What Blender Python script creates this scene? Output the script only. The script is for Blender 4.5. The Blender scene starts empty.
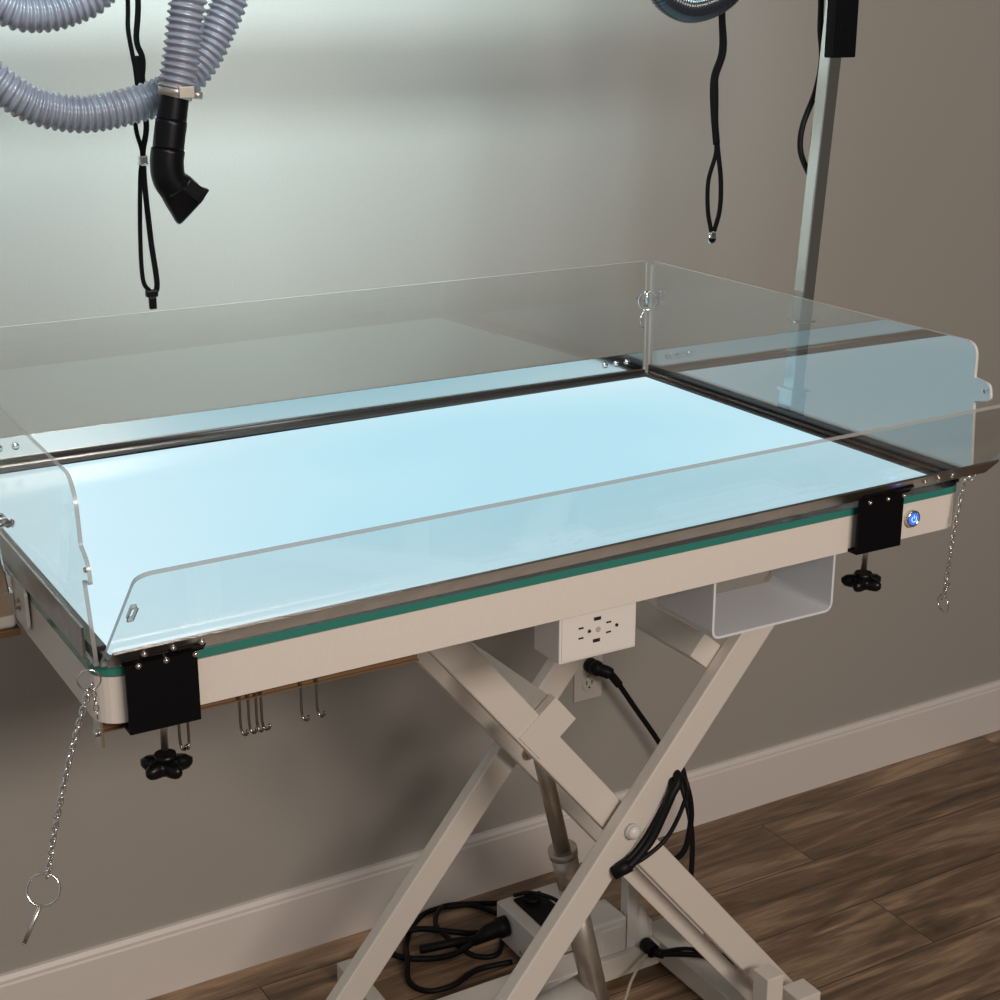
import bpy, bmesh, math, random
from mathutils import Vector, Matrix, Euler
from mathutils.geometry import tessellate_polygon
random.seed(4)
SC = bpy.context.scene
COL = SC.collection
V = Vector

# ------------------------------------------------------------------ materials
def new_mat(name):
    m = bpy.data.materials.new(name); m.use_nodes = True
    nt = m.node_tree; b = nt.nodes['Principled BSDF']
    return m, nt, b

def mat(name, col, rough=.5, metal=0.0, spec=.5, bump=0.0, bscale=60, vary=0.0, coat=0.0):
    m, nt, b = new_mat(name)
    b.inputs['Base Color'].default_value = (*col, 1)
    b.inputs['Roughness'].default_value = rough
    b.inputs['Metallic'].default_value = metal
    b.inputs['Specular IOR Level'].default_value = spec
    b.inputs['Coat Weight'].default_value = coat
    tc = nt.nodes.new('ShaderNodeTexCoord')
    n = nt.nodes.new('ShaderNodeTexNoise'); n.inputs['Scale'].default_value = bscale
    n.inputs['Detail'].default_value = 4
    nt.links.new(tc.outputs['Object'], n.inputs['Vector'])
    if vary > 0:
        r = nt.nodes.new('ShaderNodeValToRGB')
        r.color_ramp.elements[0].position = .3; r.color_ramp.elements[1].position = .7
        r.color_ramp.elements[0].color = (*[c*(1-vary) for c in col], 1)
        r.color_ramp.elements[1].color = (*[min(1, c*(1+vary)) for c in col], 1)
        nt.links.new(n.outputs['Fac'], r.inputs['Fac'])
        nt.links.new(r.outputs['Color'], b.inputs['Base Color'])
    if bump > 0:
        bp = nt.nodes.new('ShaderNodeBump'); bp.inputs['Strength'].default_value = bump
        bp.inputs['Distance'].default_value = .002
        nt.links.new(n.outputs['Fac'], bp.inputs['Height'])
        nt.links.new(bp.outputs['Normal'], b.inputs['Normal'])
    return m

def emit_mat(name, col, strength):
    m, nt, b = new_mat(name)
    b.inputs['Base Color'].default_value = (*[c*.5 for c in col], 1)
    b.inputs['Emission Color'].default_value = (*col, 1)
    b.inputs['Emission Strength'].default_value = strength
    return m

def acrylic_mat(name, tint, f0, f90=.9):
    m = bpy.data.materials.new(name); m.use_nodes = True
    nt = m.node_tree; nt.nodes.clear()
    out = nt.nodes.new('ShaderNodeOutputMaterial')
    mix = nt.nodes.new('ShaderNodeMixShader')
    tr = nt.nodes.new('ShaderNodeBsdfTransparent'); tr.inputs['Color'].default_value = (*tint, 1)
    gl = nt.nodes.new('ShaderNodeBsdfGlossy'); gl.inputs['Roughness'].default_value = .015
    lw = nt.nodes.new('ShaderNodeLayerWeight'); lw.inputs['Blend'].default_value = .5
    p = nt.nodes.new('ShaderNodeMath'); p.operation = 'POWER'; p.inputs[1].default_value = 5.0
    nt.links.new(lw.outputs['Facing'], p.inputs[0])
    mr = nt.nodes.new('ShaderNodeMapRange')
    mr.inputs['To Min'].default_value = f0; mr.inputs['To Max'].default_value = f90
    nt.links.new(p.outputs[0], mr.inputs['Value'])
    nt.links.new(mr.outputs[0], mix.inputs['Fac'])
    nt.links.new(tr.outputs[0], mix.inputs[1]); nt.links.new(gl.outputs[0], mix.inputs[2])
    nt.links.new(mix.outputs[0], out.inputs['Surface'])
    return m

M = {}
M['wall'] = mat('wall_paint', (.385, .362, .332), .42, spec=.35, bump=.12, bscale=260, vary=.02)
M['trimw'] = mat('baseboard_paint', (.74, .68, .64), .42, bump=.08, bscale=90)
M['white'] = mat('white_powder_coat', (.66, .61, .555), .36, bump=.10, bscale=400, vary=.02)
M['white_plastic'] = mat('white_plastic', (.68, .65, .62), .35)
M['plate'] = mat('outlet_plastic', (.60, .56, .52), .3)
M['black_metal'] = mat('black_bracket_metal', (.002, .002, .003), .5, spec=.12)
M['black_plastic'] = mat('black_plastic', (.003, .003, .004), .32, spec=.22)
M['rubber'] = mat('black_rubber', (.005, .005, .006), .5, spec=.2)
M['webbing'] = mat('black_webbing', (.003, .003, .0035), .65, spec=.12, bump=.5, bscale=900)
M['bronze'] = mat('dark_gasket', (.035, .03, .027), .28, spec=.6)
M['steel'] = mat('polished_steel', (.66, .67, .65), .12, 1.0)
M['strip'] = mat('steel_strip', (.70, .70, .68), .12, 1.0, bump=.02, bscale=30)
M['strip_dark'] = mat('brushed_dark_strip', (.40, .385, .37), .30, 1.0, bump=.05, bscale=40, vary=.12)
M['tray'] = mat('tray_plastic', (.62, .64, .68), .35)
M['chrome'] = mat('chrome', (.75, .75, .75), .12, 1.0)
M['dullsteel'] = mat('actuator_steel', (.46, .41, .36), .36, .8, vary=.12, bscale=25)
M['brown_rail'] = mat('brown_rail', (.20, .12, .06), .4, .3)
M['tealglass'] = mat('teal_glass_edge', (.03, .19, .155), .15, spec=.6)
M['border'] = mat('dark_glass_border', (.022, .024, .024), .12, spec=.6, bump=.04, bscale=14)
M['hole'] = mat('socket_hole', (.012, .008, .007), .6)
M['grey_slot'] = mat('socket_recess', (.40, .36, .33), .5)
M['hose'] = mat('grey_ribbed_hose', (.20, .198, .24), .24, spec=.65, vary=.15, bscale=40, coat=.3)
M['hoseblack'] = mat('black_ribbed_hose', (.010, .012, .018), .2, spec=.7, coat=.3)
M['rope'] = mat('pale_string', (.45, .38, .32), .7)
M['motor'] = mat('motor_grey', (.42, .40, .37), .45)
M['blue'] = emit_mat('button_blue_light', (.03, .12, 1.0), 1.3)
M['bluemark'] = emit_mat('button_mark_light', (.35, .6, 1.0), 1.6)
M['acrylic'] = acrylic_mat('clear_acrylic', (.965, .975, .97), .035, .38)
M['acrylic_boost'] = acrylic_mat('bright_reflection_acrylic', (.96, .97, .97), .25, .8)  # same clear acrylic, reflectivity raised to brighten the light panel's reflection
M['edge'] = mat('acrylic_cut_edge', (.36, .36, .345), .25, spec=.8)
nt = M['edge'].node_tree; b = nt.nodes['Principled BSDF']
b.inputs['Alpha'].default_value = .72
M['edge_light'] = mat('acrylic_lit_edge', (.70, .69, .66), .2, spec=.9)  # same acrylic edge, light carried through the sheet painted as a paler colour
M['pin'] = mat('satin_steel', (.78, .77, .75), .34, 1.0)
M['hook'] = mat('hook_steel', (.30, .28, .26), .22, 1.0)

# light panel: edge lit LED sheet, slightly whiter close to the edges
m, nt, b = new_mat('led_light_panel')
tc = nt.nodes.new('ShaderNodeTexCoord'); n = nt.nodes.new('ShaderNodeTexNoise')
n.inputs['Scale'].default_value = 2.2; n.inputs['Detail'].default_value = 1
nt.links.new(tc.outputs['Generated'], n.inputs['Vector'])
sep = nt.nodes.new('ShaderNodeSeparateXYZ'); nt.links.new(tc.outputs['Generated'], sep.inputs[0])
def mth(op, a, bb):
    q = nt.nodes.new('ShaderNodeMath'); q.operation = op
    for i, s in enumerate((a, bb)):
        if s is None: continue
        if isinstance(s, (int, float)): q.inputs[i].default_value = s
        else: nt.links.new(s, q.inputs[i])
    return q.outputs[0]
dx = mth('ABSOLUTE', mth('SUBTRACT', sep.outputs[0], .62), None)
dy = mth('ABSOLUTE', mth('SUBTRACT', sep.outputs[1], .5), None)
e = mth('ADD', mth('MULTIPLY', mth('POWER', dx, 2), 1.8), mth('MULTIPLY', mth('POWER', dy, 3), 3.2))
e = mth('ADD', e, mth('MULTIPLY', mth('SUBTRACT', n.outputs['Fac'], .5), .5))
r = nt.nodes.new('ShaderNodeValToRGB')
r.color_ramp.elements[0].position = 0; r.color_ramp.elements[0].color = (.455, .745, .865, 1)
r.color_ramp.elements[1].position = .9; r.color_ramp.elements[1].color = (.66, .86, .94, 1)
nt.links.new(e, r.inputs['Fac']); nt.links.new(r.outputs['Color'], b.inputs['Emission Color'])
b.inputs['Emission Strength'].default_value = 1.0
b.inputs['Base Color'].default_value = (.02, .03, .03, 1); b.inputs['Roughness'].default_value = .3
b.inputs['Specular IOR Level'].default_value = .03
M['led'] = m

# wood plank floor (planks along X)
m, nt, b = new_mat('wood_plank_floor')
tc = nt.nodes.new('ShaderNodeTexCoord')
br = nt.nodes.new('ShaderNodeTexBrick')
br.inputs['Scale'].default_value = 1; br.inputs['Brick Width'].default_value = 1.22; br.inputs['Row Height'].default_value = .18
br.inputs['Mortar Size'].default_value = .0012; br.offset = .37; br.offset_frequency = 2
br.inputs['Color1'].default_value = (0, 0, 0, 1); br.inputs['Color2'].default_value = (1, 1, 1, 1)
br.inputs['Mortar'].default_value = (.5, .5, .5, 1)
mp0 = nt.nodes.new('ShaderNodeMapping'); mp0.inputs['Location'].default_value = (.31, .055, 0)
nt.links.new(tc.outputs['Object'], mp0.inputs[0]); nt.links.new(mp0.outputs[0], br.inputs['Vector'])
# shift the grain for every plank
vm = nt.nodes.new('ShaderNodeVectorMath'); vm.operation = 'MULTIPLY_ADD'
vm.inputs[1].default_value = (7.3, 3.1, 5.7)
nt.links.new(br.outputs['Color'], vm.inputs[0]); nt.links.new(tc.outputs['Object'], vm.inputs[2])
mp = nt.nodes.new('ShaderNodeMapping'); mp.inputs['Scale'].default_value = (1.3, 9, 1)
nt.links.new(vm.outputs[0], mp.inputs[0])
n1 = nt.nodes.new('ShaderNodeTexNoise'); n1.inputs['Scale'].default_value = 2.2; n1.inputs['Detail'].default_value = 7; n1.inputs['Distortion'].default_value = 1.1
nt.links.new(mp.outputs[0], n1.inputs['Vector'])
mp2 = nt.nodes.new('ShaderNodeMapping'); mp2.inputs['Scale'].default_value = (6, 90, 1)
nt.links.new(vm.outputs[0], mp2.inputs[0])
n2 = nt.nodes.new('ShaderNodeTexNoise'); n2.inputs['Scale'].default_value = 2; n2.inputs['Detail'].default_value = 4
nt.links.new(mp2.outputs[0], n2.inputs['Vector'])
r = nt.nodes.new('ShaderNodeValToRGB')
cr = r.color_ramp
cr.elements[0].position = .30; cr.elements[0].color = (.075, .046, .029, 1)
cr.elements[1].position = .72; cr.elements[1].color = (.52, .35, .215, 1)
x = cr.elements.new(.5); x.color = (.215, .136, .083, 1)
a = mth('ADD', mth('MULTIPLY', n1.outputs['Fac'], .8), mth('MULTIPLY', n2.outputs['Fac'], .22))
a = mth('ADD', a, mth('MULTIPLY', br.outputs['Color'], .09))
a = mth('SUBTRACT', a, .05)
nt.links.new(a, r.inputs['Fac'])
mx = nt.nodes.new('ShaderNodeMix'); mx.data_type = 'RGBA'
nt.links.new(br.outputs['Fac'], mx.inputs['Factor']); nt.links.new(r.outputs['Color'], mx.inputs['A'])
mx.inputs['B'].default_value = (.03, .018, .01, 1)
nt.links.new(mx.outputs['Result'], b.inputs['Base Color'])
b.inputs['Roughness'].default_value = .42
bp = nt.nodes.new('ShaderNodeBump'); bp.inputs['Strength'].default_value = .25; bp.inputs['Distance'].default_value = .002
nt.links.new(n2.outputs['Fac'], bp.inputs['Height']); nt.links.new(bp.outputs['Normal'], b.inputs['Normal'])
M['floor'] = m

# ------------------------------------------------------------------ mesh builder
def frame_from(d, up=V((0, 0, 1))):
    d = d.normalized()
    if abs(d.dot(up)) > .98: up = V((1, 0, 0))
    s = d.cross(up).normalized(); u = s.cross(d).normalized()
    return s, u

def catmull(pts, n=8):
    pts = [V(p) for p in pts]; P = [pts[0]*2-pts[1]] + pts + [pts[-1]*2-pts[-2]]
    out = []
    for i in range(1, len(P)-2):
        for k in range(n):
            t = k/n; a, b_, c, d = P[i-1], P[i], P[i+1], P[i+2]
            out.append(.5*((2*b_)+(c-a)*t+(2*a-5*b_+4*c-d)*t*t+(-a+3*b_-3*c+d)*t**3))
    out.append(P[-2]); return out

def resample(pts, step):
    out = [pts[0].copy()]; acc = 0
    for a, b_ in zip(pts, pts[1:]):
        L = (b_-a).length
        if L < 1e-9: continue
        d = step-acc
        while d <= L:
            out.append(a.lerp(b_, d/L)); d += step
        acc = L-(d-step)
    return out

class MB:
    def __init__(s): s.bm = bmesh.new(); s.smooth = False
    def face(s, vs, mi=0, sm=False):
        try: f = s.bm.faces.new(vs)
        except ValueError: return
        f.material_index = mi; f.smooth = sm
    def box(s, c, size, rot=None, mi=0, bev=0.0):
        c = V(c); hx, hy, hz = [q/2 for q in size]
        R_ = rot if rot is not None else Matrix.Identity(3)
        if bev <= 0:
            vs = [s.bm.verts.new(c+R_@V((x*hx, y*hy, z*hz))) for x in (-1, 1) for y in (-1, 1) for z in (-1, 1)]
            for f in ((0, 1, 3, 2), (4, 6, 7, 5), (0, 4, 5, 1), (2, 3, 7, 6), (0, 2, 6, 4), (1, 5, 7, 3)):
                s.face([vs[i] for i in f], mi)
        else:
            t = bmesh.new(); bmesh.ops.create_cube(t, size=1)
            bmesh.ops.scale(t, vec=size, verts=t.verts)
            bmesh.ops.bevel(t, geom=t.edges[:], offset=bev, segments=3, affect='EDGES', profile=.5)
            mp = {}
            for v in t.verts: mp[v] = s.bm.verts.new(c+R_@v.co)
            for f in t.faces: s.face([mp[v] for v in f.verts], mi, False)
            t.free()
        return s
    def bx(s, x0, x1, y0, y1, z0, z1, mi=0, bev=0.0):
        return s.box(((x0+x1)/2, (y0+y1)/2, (z0+z1)/2), (x1-x0, y1-y0, z1-z0), None, mi, bev)
    def beam(s, a, b_, w, h, bev=.002, mi=0, up=V((0, 1, 0))):
        # rectangular tube from a to b; w along 'up', h perpendicular
        a, b_ = V(a), V(b_); d = (b_-a).normalized(); y = (up-d*up.dot(d)).normalized(); z = d.cross(y)
        R_ = Matrix((d, y, z)).transposed()
        return s.box((a+b_)/2, ((b_-a).length, w, h), R_, mi, bev)
    def tube(s, pts, r, n=12, mi=0, cap=True, closed=False, flat=1.0, sm=True, up=V((0, 0, 1))):
        pts = [V(p) for p in pts]; N = len(pts); rings = []
        rr = r if isinstance(r, (list, tuple)) else [r]*N
        prev = None
        for i, p in enumerate(pts):
            if closed: d = pts[(i+1) % N]-pts[i-1]
            else: d = pts[min(i+1, N-1)]-pts[max(i-1, 0)]
            d.normalize()
            if prev is None: sx, u = frame_from(d, up)
            else:
                u = prev-d*prev.dot(d)
                u = u.normalized() if u.length > 1e-6 else frame_from(d)[1]
                sx = d.cross(u)
            prev = u
            rings.append([s.bm.verts.new(p+(sx*math.cos(2*math.pi*k/n)*flat+u*math.sin(2*math.pi*k/n))*rr[i]) for k in range(n)])
        for i in range(N if closed else N-1):
            A, B = rings[i], rings[(i+1) % N]
            for k in range(n): s.face([A[k], A[(k+1) % n], B[(k+1) % n], B[k]], mi, sm)
        if cap and not closed:
            s.face(rings[0][::-1], mi); s.face(rings[-1], mi)
        return s
    def cyl(s, a, b_, r, n=20, mi=0, r2=None): return s.tube([a, b_], [r, r if r2 is None else r2], n, mi)
    def ring(s, c, nrm, R_, r, n=28, m_=8, mi=0, sx=1.0, up=V((0, 0, 1))):
        u, v = frame_from(V(nrm), up)
        pts = [V(c)+u*math.cos(2*math.pi*k/n)*R_*sx+v*math.sin(2*math.pi*k/n)*R_ for k in range(n)]
        return s.tube(pts, r, m_, mi, closed=True)
    def dome(s, c, nrm, r, h, mi=0, n=20):
        nrm = V(nrm).normalized(); pts = []; rr = []
        for k in range(7):
            t = k/6*math.pi/2; pts.append(V(c)+nrm*h*math.sin(t)); rr.append(max(r*math.cos(t), .0002))
        return s.tube(pts, rr, n, mi)
    def plate(s, outer, holes, F, th, mi_face=0, mi_edge=1):
        # outer, holes: 2D loops; F maps (u, v, w) to a point; thickness along w
        loops = [[V((p[0], p[1], 0)) for p in L] for L in [outer]+list(holes)]
        tris = tessellate_polygon(loops)
        flat = [p for L in loops for p in L]
        f = [s.bm.verts.new(F(p.x, p.y, 0)) for p in flat]; b_ = [s.bm.verts.new(F(p.x, p.y, th)) for p in flat]
        for t in tris:
            s.face([f[i] for i in t], mi_face); s.face([b_[i] for i in reversed(t)], mi_face)
        o = 0
        for L in loops:
            n = len(L)
            for k in range(n):
                i, j = o+k, o+(k+1) % n
                s.face([f[i], f[j], b_[j], b_[i]], mi_edge)
            o += n
        return s
    def build(s, name, mats, parent=None, origin=None):
        bmesh.ops.recalc_face_normals(s.bm, faces=s.bm.faces[:])
        if origin is not None: bmesh.ops.translate(s.bm, vec=-V(origin), verts=s.bm.verts)
        me = bpy.data.meshes.new(name); s.bm.to_mesh(me); s.bm.free()
        for q in (mats if isinstance(mats, (list, tuple)) else [mats]): me.materials.append(M[q] if isinstance(q, str) else q)
        o = bpy.data.objects.new(name, me); COL.objects.link(o)
        if origin is not None: o.location = origin
        if parent is not None:
            o.parent = parent
            w = V((0, 0, 0)); q = parent
            while q is not None: w += q.location; q = q.parent
            o.location = (V(origin) if origin is not None else V((0, 0, 0)))-w
        return o

def thing(name, label, cat, loc=(0, 0, 0), group=None):
    o = bpy.data.objects.new(name, None); COL.objects.link(o); o.location = loc
    o.empty_display_size = .05
    o['label'] = label; o['category'] = cat
    if group: o['group'] = group
    return o
def tag(o, label, cat, group=None):
    o['label'] = label; o['category'] = cat
    if group: o['group'] = group
    return o
def struct(o): o['kind'] = 'structure'; return o

def rrect(x0, x1, y0, y1, r, n=6, corners=(1, 1, 1, 1)):
    pts = []
    for (cx, cy, a0, on) in ((x1-r, y1-r, 0, corners[0]), (x0+r, y1-r, 90, corners[1]), (x0+r, y0+r, 180, corners[2]), (x1-r, y0+r, 270, corners[3])):
        if on:
            for k in range(n+1):
                a_ = math.radians(a0+90*k/n); pts.append((cx+r*math.cos(a_), cy+r*math.sin(a_)))
        else:
            pts.append((cx+r*(1 if cx > (x0+x1)/2 else -1), cy+r*(1 if cy > (y0+y1)/2 else -1)))
    return pts
def circ(cx, cy, r, n=16): return [(cx+r*math.cos(2*math.pi*k/n), cy+r*math.sin(2*math.pi*k/n)) for k in range(n)]
def rounded(poly, radii, n=6):
    out = []; N = len(poly)
    for i, p in enumerate(poly):
        r_ = radii[i]
        if r_ <= 0: out.append(tuple(p)); continue
        a_, c_ = V(poly[i-1]).to_3d(), V(poly[(i+1) % N]).to_3d(); b_ = V(p).to_3d()
        d1 = (a_-b_).normalized(); d2 = (c_-b_).normalized()
        p1 = b_+d1*r_; p2 = b_+d2*r_
        for k in range(n+1):
            t = k/n; q = p1*(1-t)**2+b_*2*t*(1-t)+p2*t*t; out.append((q.x, q.y))
    return out

# ------------------------------------------------------------------ setting
WY = 2.55
struct(MB().bx(-2.6, 4.6, WY, WY+.12, -.06, 2.75).build('wall_back', 'wall'))
struct(MB().bx(-2.6, 4.6, -2.6, WY, -.06, 0).build('floor', 'floor'))
bb = MB(); prof = [(0, 0), (-.014, 0), (-.014, .118), (-.012, .122), (-.012, .128), (-.007, .136), (0, .137)]
L0 = [bb.bm.verts.new((-2.6, WY+p[0], p[1])) for p in prof]; L1 = [bb.bm.verts.new((4.6, WY+p[0], p[1])) for p in prof]
for i in range(len(prof)): bb.face([L0[i], L0[(i+1) % 7], L1[(i+1) % 7], L1[i]])
bb.face(L0); bb.face(L1[::-1])
struct(bb.build('baseboard_back', 'trimw'))

# ------------------------------------------------------------------ grooming table
TX0, TX1, TY0, TY1, TZ = .385, 1.595, 1.465, 2.235, 1.165
table = thing('grooming_table', 'white electric scissor lift grooming table with a glowing pale blue light panel top', 'table', (1.0, 1.85, 0))
g = MB()
g.plate(rrect(TX0, TX1, TY0, TY1, .028), [], lambda u, v, w: V((u, v, TZ-.010+w)), .010, 0, 1)
g.build('glass_top', ['border', 'tealglass'], table)
g = MB(); g.plate(rrect(.410, 1.580, 1.497, 2.196, .004, 2), [], lambda u, v, w: V((u, v, TZ-.001+w)), .0022, 0, 0)
g.build('light_panel', 'led', table)
# apron: rounded rectangular frame of white steel
g = MB(); prof = [(0, 0), (0, .050), (-.030, .050), (-.030, .046), (-.004, .046), (-.004, .004), (-.022, .004), (-.022, 0)]
loop = rrect(TX0+.001, TX1-.001, TY0+.001, TY1-.001, .03, 8)
cxm, cym = (TX0+TX1)/2, (TY0+TY1)/2
rings = []
for inset, z in prof:
    rr = rrect(TX0+.001-inset, TX1-.001+inset, TY0+.001-inset, TY1-.001+inset, max(.03+inset, .004), 8)
    rings.append([g.bm.verts.new((p[0], p[1], 1.105+z)) for p in rr])
for i in range(len(rings)):
    A, B = rings[i], rings[(i+1) % len(rings)]
    for k in range(len(A)): g.face([A[k], A[(k+1) % len(A)], B[(k+1) % len(A)], B[k]], 0, False)
g.build('apron', 'white', table)
g = MB(); g.bx(TX0+.01, TX1-.01, TY0+.01, TY1-.01, 1.128, 1.1545)
g.build('underside_panel', 'motor', table)
for o in table.children:      # the raised top sits very slightly out of level
    k = .009 if o.name == 'apron' else .006
    for v in o.data.vertices: v.co.z += k*(v.co.x-1.0)-(.0018 if o.name == 'apron' and v.co.z < 1.13 else 0)
# power button
g = MB(); g.cyl((1.497, 1.4665, 1.136), (1.497, 1.4605, 1.136), .0115, 28); g.ring((1.497, 1.4605, 1.136), (0, 1, 0), .0098, .0022, 32)
pb = g.build('power_button', 'chrome', table)
g = MB(); g.cyl((1.497, 1.4608, 1.136), (1.497, 1.4590, 1.136), .0082, 28); g.build('blue_light', 'blue', pb)
g = MB(); arc = [V((1.497+.0042*math.sin(t), 1.4586, 1.136+.0042*math.cos(t))) for t in [math.radians(40+280*k/18) for k in range(19)]]
g.tube(arc, .0005, 6); g.cyl((1.497, 1.4586, 1.1365), (1.497, 1.4586, 1.1415), .0005, 6)
g.build('power_symbol', 'bluemark', pb)

# scissor arms
S = 1.215; PXC, PZC = 1.253, .592
def arm(y, slope, x0, x1, parent=table, w=.026, h=.050):
    g = MB(); g.beam((x0, y, PZC+slope*(x0-PXC)), (x1, y, PZC+slope*(x1-PXC)), w, h, .003)
    return g.build('scissor_arm', 'white', parent)
g = MB(); g.beam((1.292, 1.826, PZC-S*(1.292-PXC)-.062), (1.592, 1.826, PZC-S*(1.592-PXC)-.062), .008, .026, .001); g.build('arm_flange', 'white', table)
arm(1.762, S, .845, 1.60); arm(2.100, S, .845, 1.60)
arm(1.798, -S, .870, 1.650); arm(2.064, -S, .870, 1.650)
g = MB(); g.cyl((PXC, 1.748, PZC), (PXC, 1.741, PZC), .012, 24); g.dome((PXC, 1.741, PZC), (0, -1, 0), .0115, .009)
g.build('pivot_cap', 'white_plastic', table)
g = MB(); g.cyl((1.253, 2.0515, .590), (1.253, 2.047, .590), .012, 20); g.cyl((1.253, 2.05, .590), (1.253, 2.041, .590), .007, 6)
g.build('arm_bolt', 'dullsteel', table)
# cross tube between the right-leaning arms
g = MB(); g.beam((1.406, 1.777, .844), (1.406, 2.085, .844), .042, .044, .002, up=V((1, 0, S)).normalized())
g.build('cross_tube', 'white', table)
# gusset with square stub and cross tube for the actuator
ax = V((1, 0, -S)).normalized(); nx = V((S, 0, 1)).normalized()
pc = V((1.108, 0, PZC-S*(1.108-PXC)))
def onarm(u, v, y): return pc+ax*u+nx*v+V((0, y, 0))
g = MB(); g.plate([(-.028, -.02), (.028, -.02), (.028, .060), (-.028, .060)], [], lambda u, v, w: onarm(u, v, 1.783+w), .016, 0, 0)
g.build('gusset', 'white', table)
g = MB(); g.beam(onarm(-.008, .040, 1.80), onarm(-.008, .040, 2.05), .036, .034, .002, up=ax)
g.build('cross_tube', 'white', table)
# lift actuator
act0, act1 = V((1.187, 1.93, .720)), V((1.340, 1.93, .075))
at = lambda t: act0.lerp(act1, t)
g = MB(); g.cyl(at(0), at(.40), .0135, 24); g.build('actuator_rod', 'dullsteel', table)
g = MB(); g.cyl(at(.385), at(.405), .0245, 24); g.cyl(at(.405), at(.50), .0225, 24, r2=.0215); g.cyl(at(.50), at(1), .0215, 24)
g.build('actuator_tube', 'dullsteel', table)
g = MB(); g.cyl((1.20, 1.95, .135), (1.31, 1.94, .165), .036, 28); g.dome((1.20, 1.95, .135), (-1, 0, -.3), .036, .012)
g.build('actuator_motor', 'motor', table)
# base frame
g = MB()
g.bx(.98, 1.60, 2.125, 2.185, .016, .062, bev=.002)
g.build('base_rail', 'white', table)
g = MB(); g.bx(1.600, 1.655, 1.52, 2.19, .018, .064, bev=.002); g.build('base_rail', 'white', table)
g = MB(); g.bx(.88, .930, 1.52, 2.19, .018, .064, bev=.002); g.build('base_rail', 'white', table)
g = MB(); g.bx(.93, 1.60, 1.60, 1.65, .018, .064, bev=.002); g.build('base_rail', 'white', table)
g = MB(); g.bx(1.315, 1.365, 1.65, 2.125, .030, .060, bev=.002); g.build('base_rail', 'white', table)
g = MB(); g.bx(1.503, 1.537, 1.700, 1.738, .05, .266, bev=.002); g.build('base_post', 'white', table)
g = MB(); g.bx(1.566, 1.614, 1.692, 1.738, .05, .210, bev=.002); g.build('base_post', 'white', table)
for (x, y) in ((.905, 1.54), (1.628, 1.54), (1.628, 2.17)):
    g = MB(); g.cyl((x, y, .002), (x, y, .02), .02, 20); g.build('rubber_foot', 'rubber', table)
g = MB(); g.bx(1.035, 1.065, 2.185, 2.385, .018, .058, bev=.002); g.cyl((1.05, 2.37, .001), (1.05, 2.37, .02), .015, 16)
g.build('base_outrigger', 'white', table)
# control box, posts and housing on the rear rail
g = MB(); g.bx(1.372, 1.545, 2.215, 2.362, .020, .098, bev=.003)
cb = g.build('control_box', 'white_plastic', table)
g = MB(); g.bx(1.400, 1.462, 2.238, 2.345, .097, .104, bev=.003); g.cyl((1.43, 2.32, .104), (1.43, 2.32, .112), .016, 20)
g.tube(catmull([(1.405, 2.35, .106), (1.43, 2.325, .118), (1.46, 2.29, .114), (1.47, 2.25, .106)]), .004)
g.build('rubber_pad', 'rubber', cb)
for y, z in ((2.33, .038), (2.265, .036)):
    g = MB(); g.cyl((1.3725, y, z), (1.3695, y, z), .004, 14); g.build('screw', 'dullsteel', cb)
g = MB(); g.bx(1.45, 1.528, 2.135, 2.212, .063, .138, bev=.006); g.bx(1.468, 1.518, 2.131, 2.139, .075, .125, bev=.004)
g.build('motor_housing', 'white_plastic', table)
g = MB(); g.bx(1.532, 1.556, 2.14, 2.165, .062, .24, bev=.002); g.dome((1.568, 2.150, .062), (0, 0, 1), .020, .08); g.bx(1.532, 1.60, 2.15, 2.20, .062, .10, bev=.004)
g.build('support_column', 'white_plastic', table)
g = MB(); g.cyl((1.566, 2.127, .070), (1.566, 2.100, .068), .014, 20); g.cyl((1.566, 2.10, .068), (1.580, 2.085, .066), .009, 16)
g.build('round_plug', 'rubber', table)

# outlet box
g = MB(); g.bx(.946, 1.058, 1.478, 1.536, 1.038, 1.1055, bev=.0015)
ob = g.build('outlet_box', 'white_plastic', table)
g = MB(); g.bx(.949, 1.055, 1.4768, 1.479, 1.041, 1.1035, bev=.0008); of = g.build('outlet_face', 'white_plastic', ob)
g = MB()
for x, z in ((.976, 1.0805), (.976, 1.0675), (1.016, 1.0805), (1.016, 1.0675)):
    g.bx(x-.0032, x+.0032, 1.4755, 1.4772, z-.0009, z+.0009, 0)
for x, z in ((.988, 1.0742), (1.028, 1.0742)): g.cyl((x, 1.4772, z), (x, 1.4755, z), .0021, 12)
for x, z in ((.9995, 1.0885), (.9985, 1.0602)): g.bx(x-.0048, x+.0048, 1.4755, 1.4772, z-.002, z+.002)
g.build('socket_slots', 'hole', of)
g = MB(); g.cyl((1.001, 1.4772, 1.0738), (1.001, 1.4762, 1.0738), .0036, 16); g.build('centre_screw', 'grey_slot', of)
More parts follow.
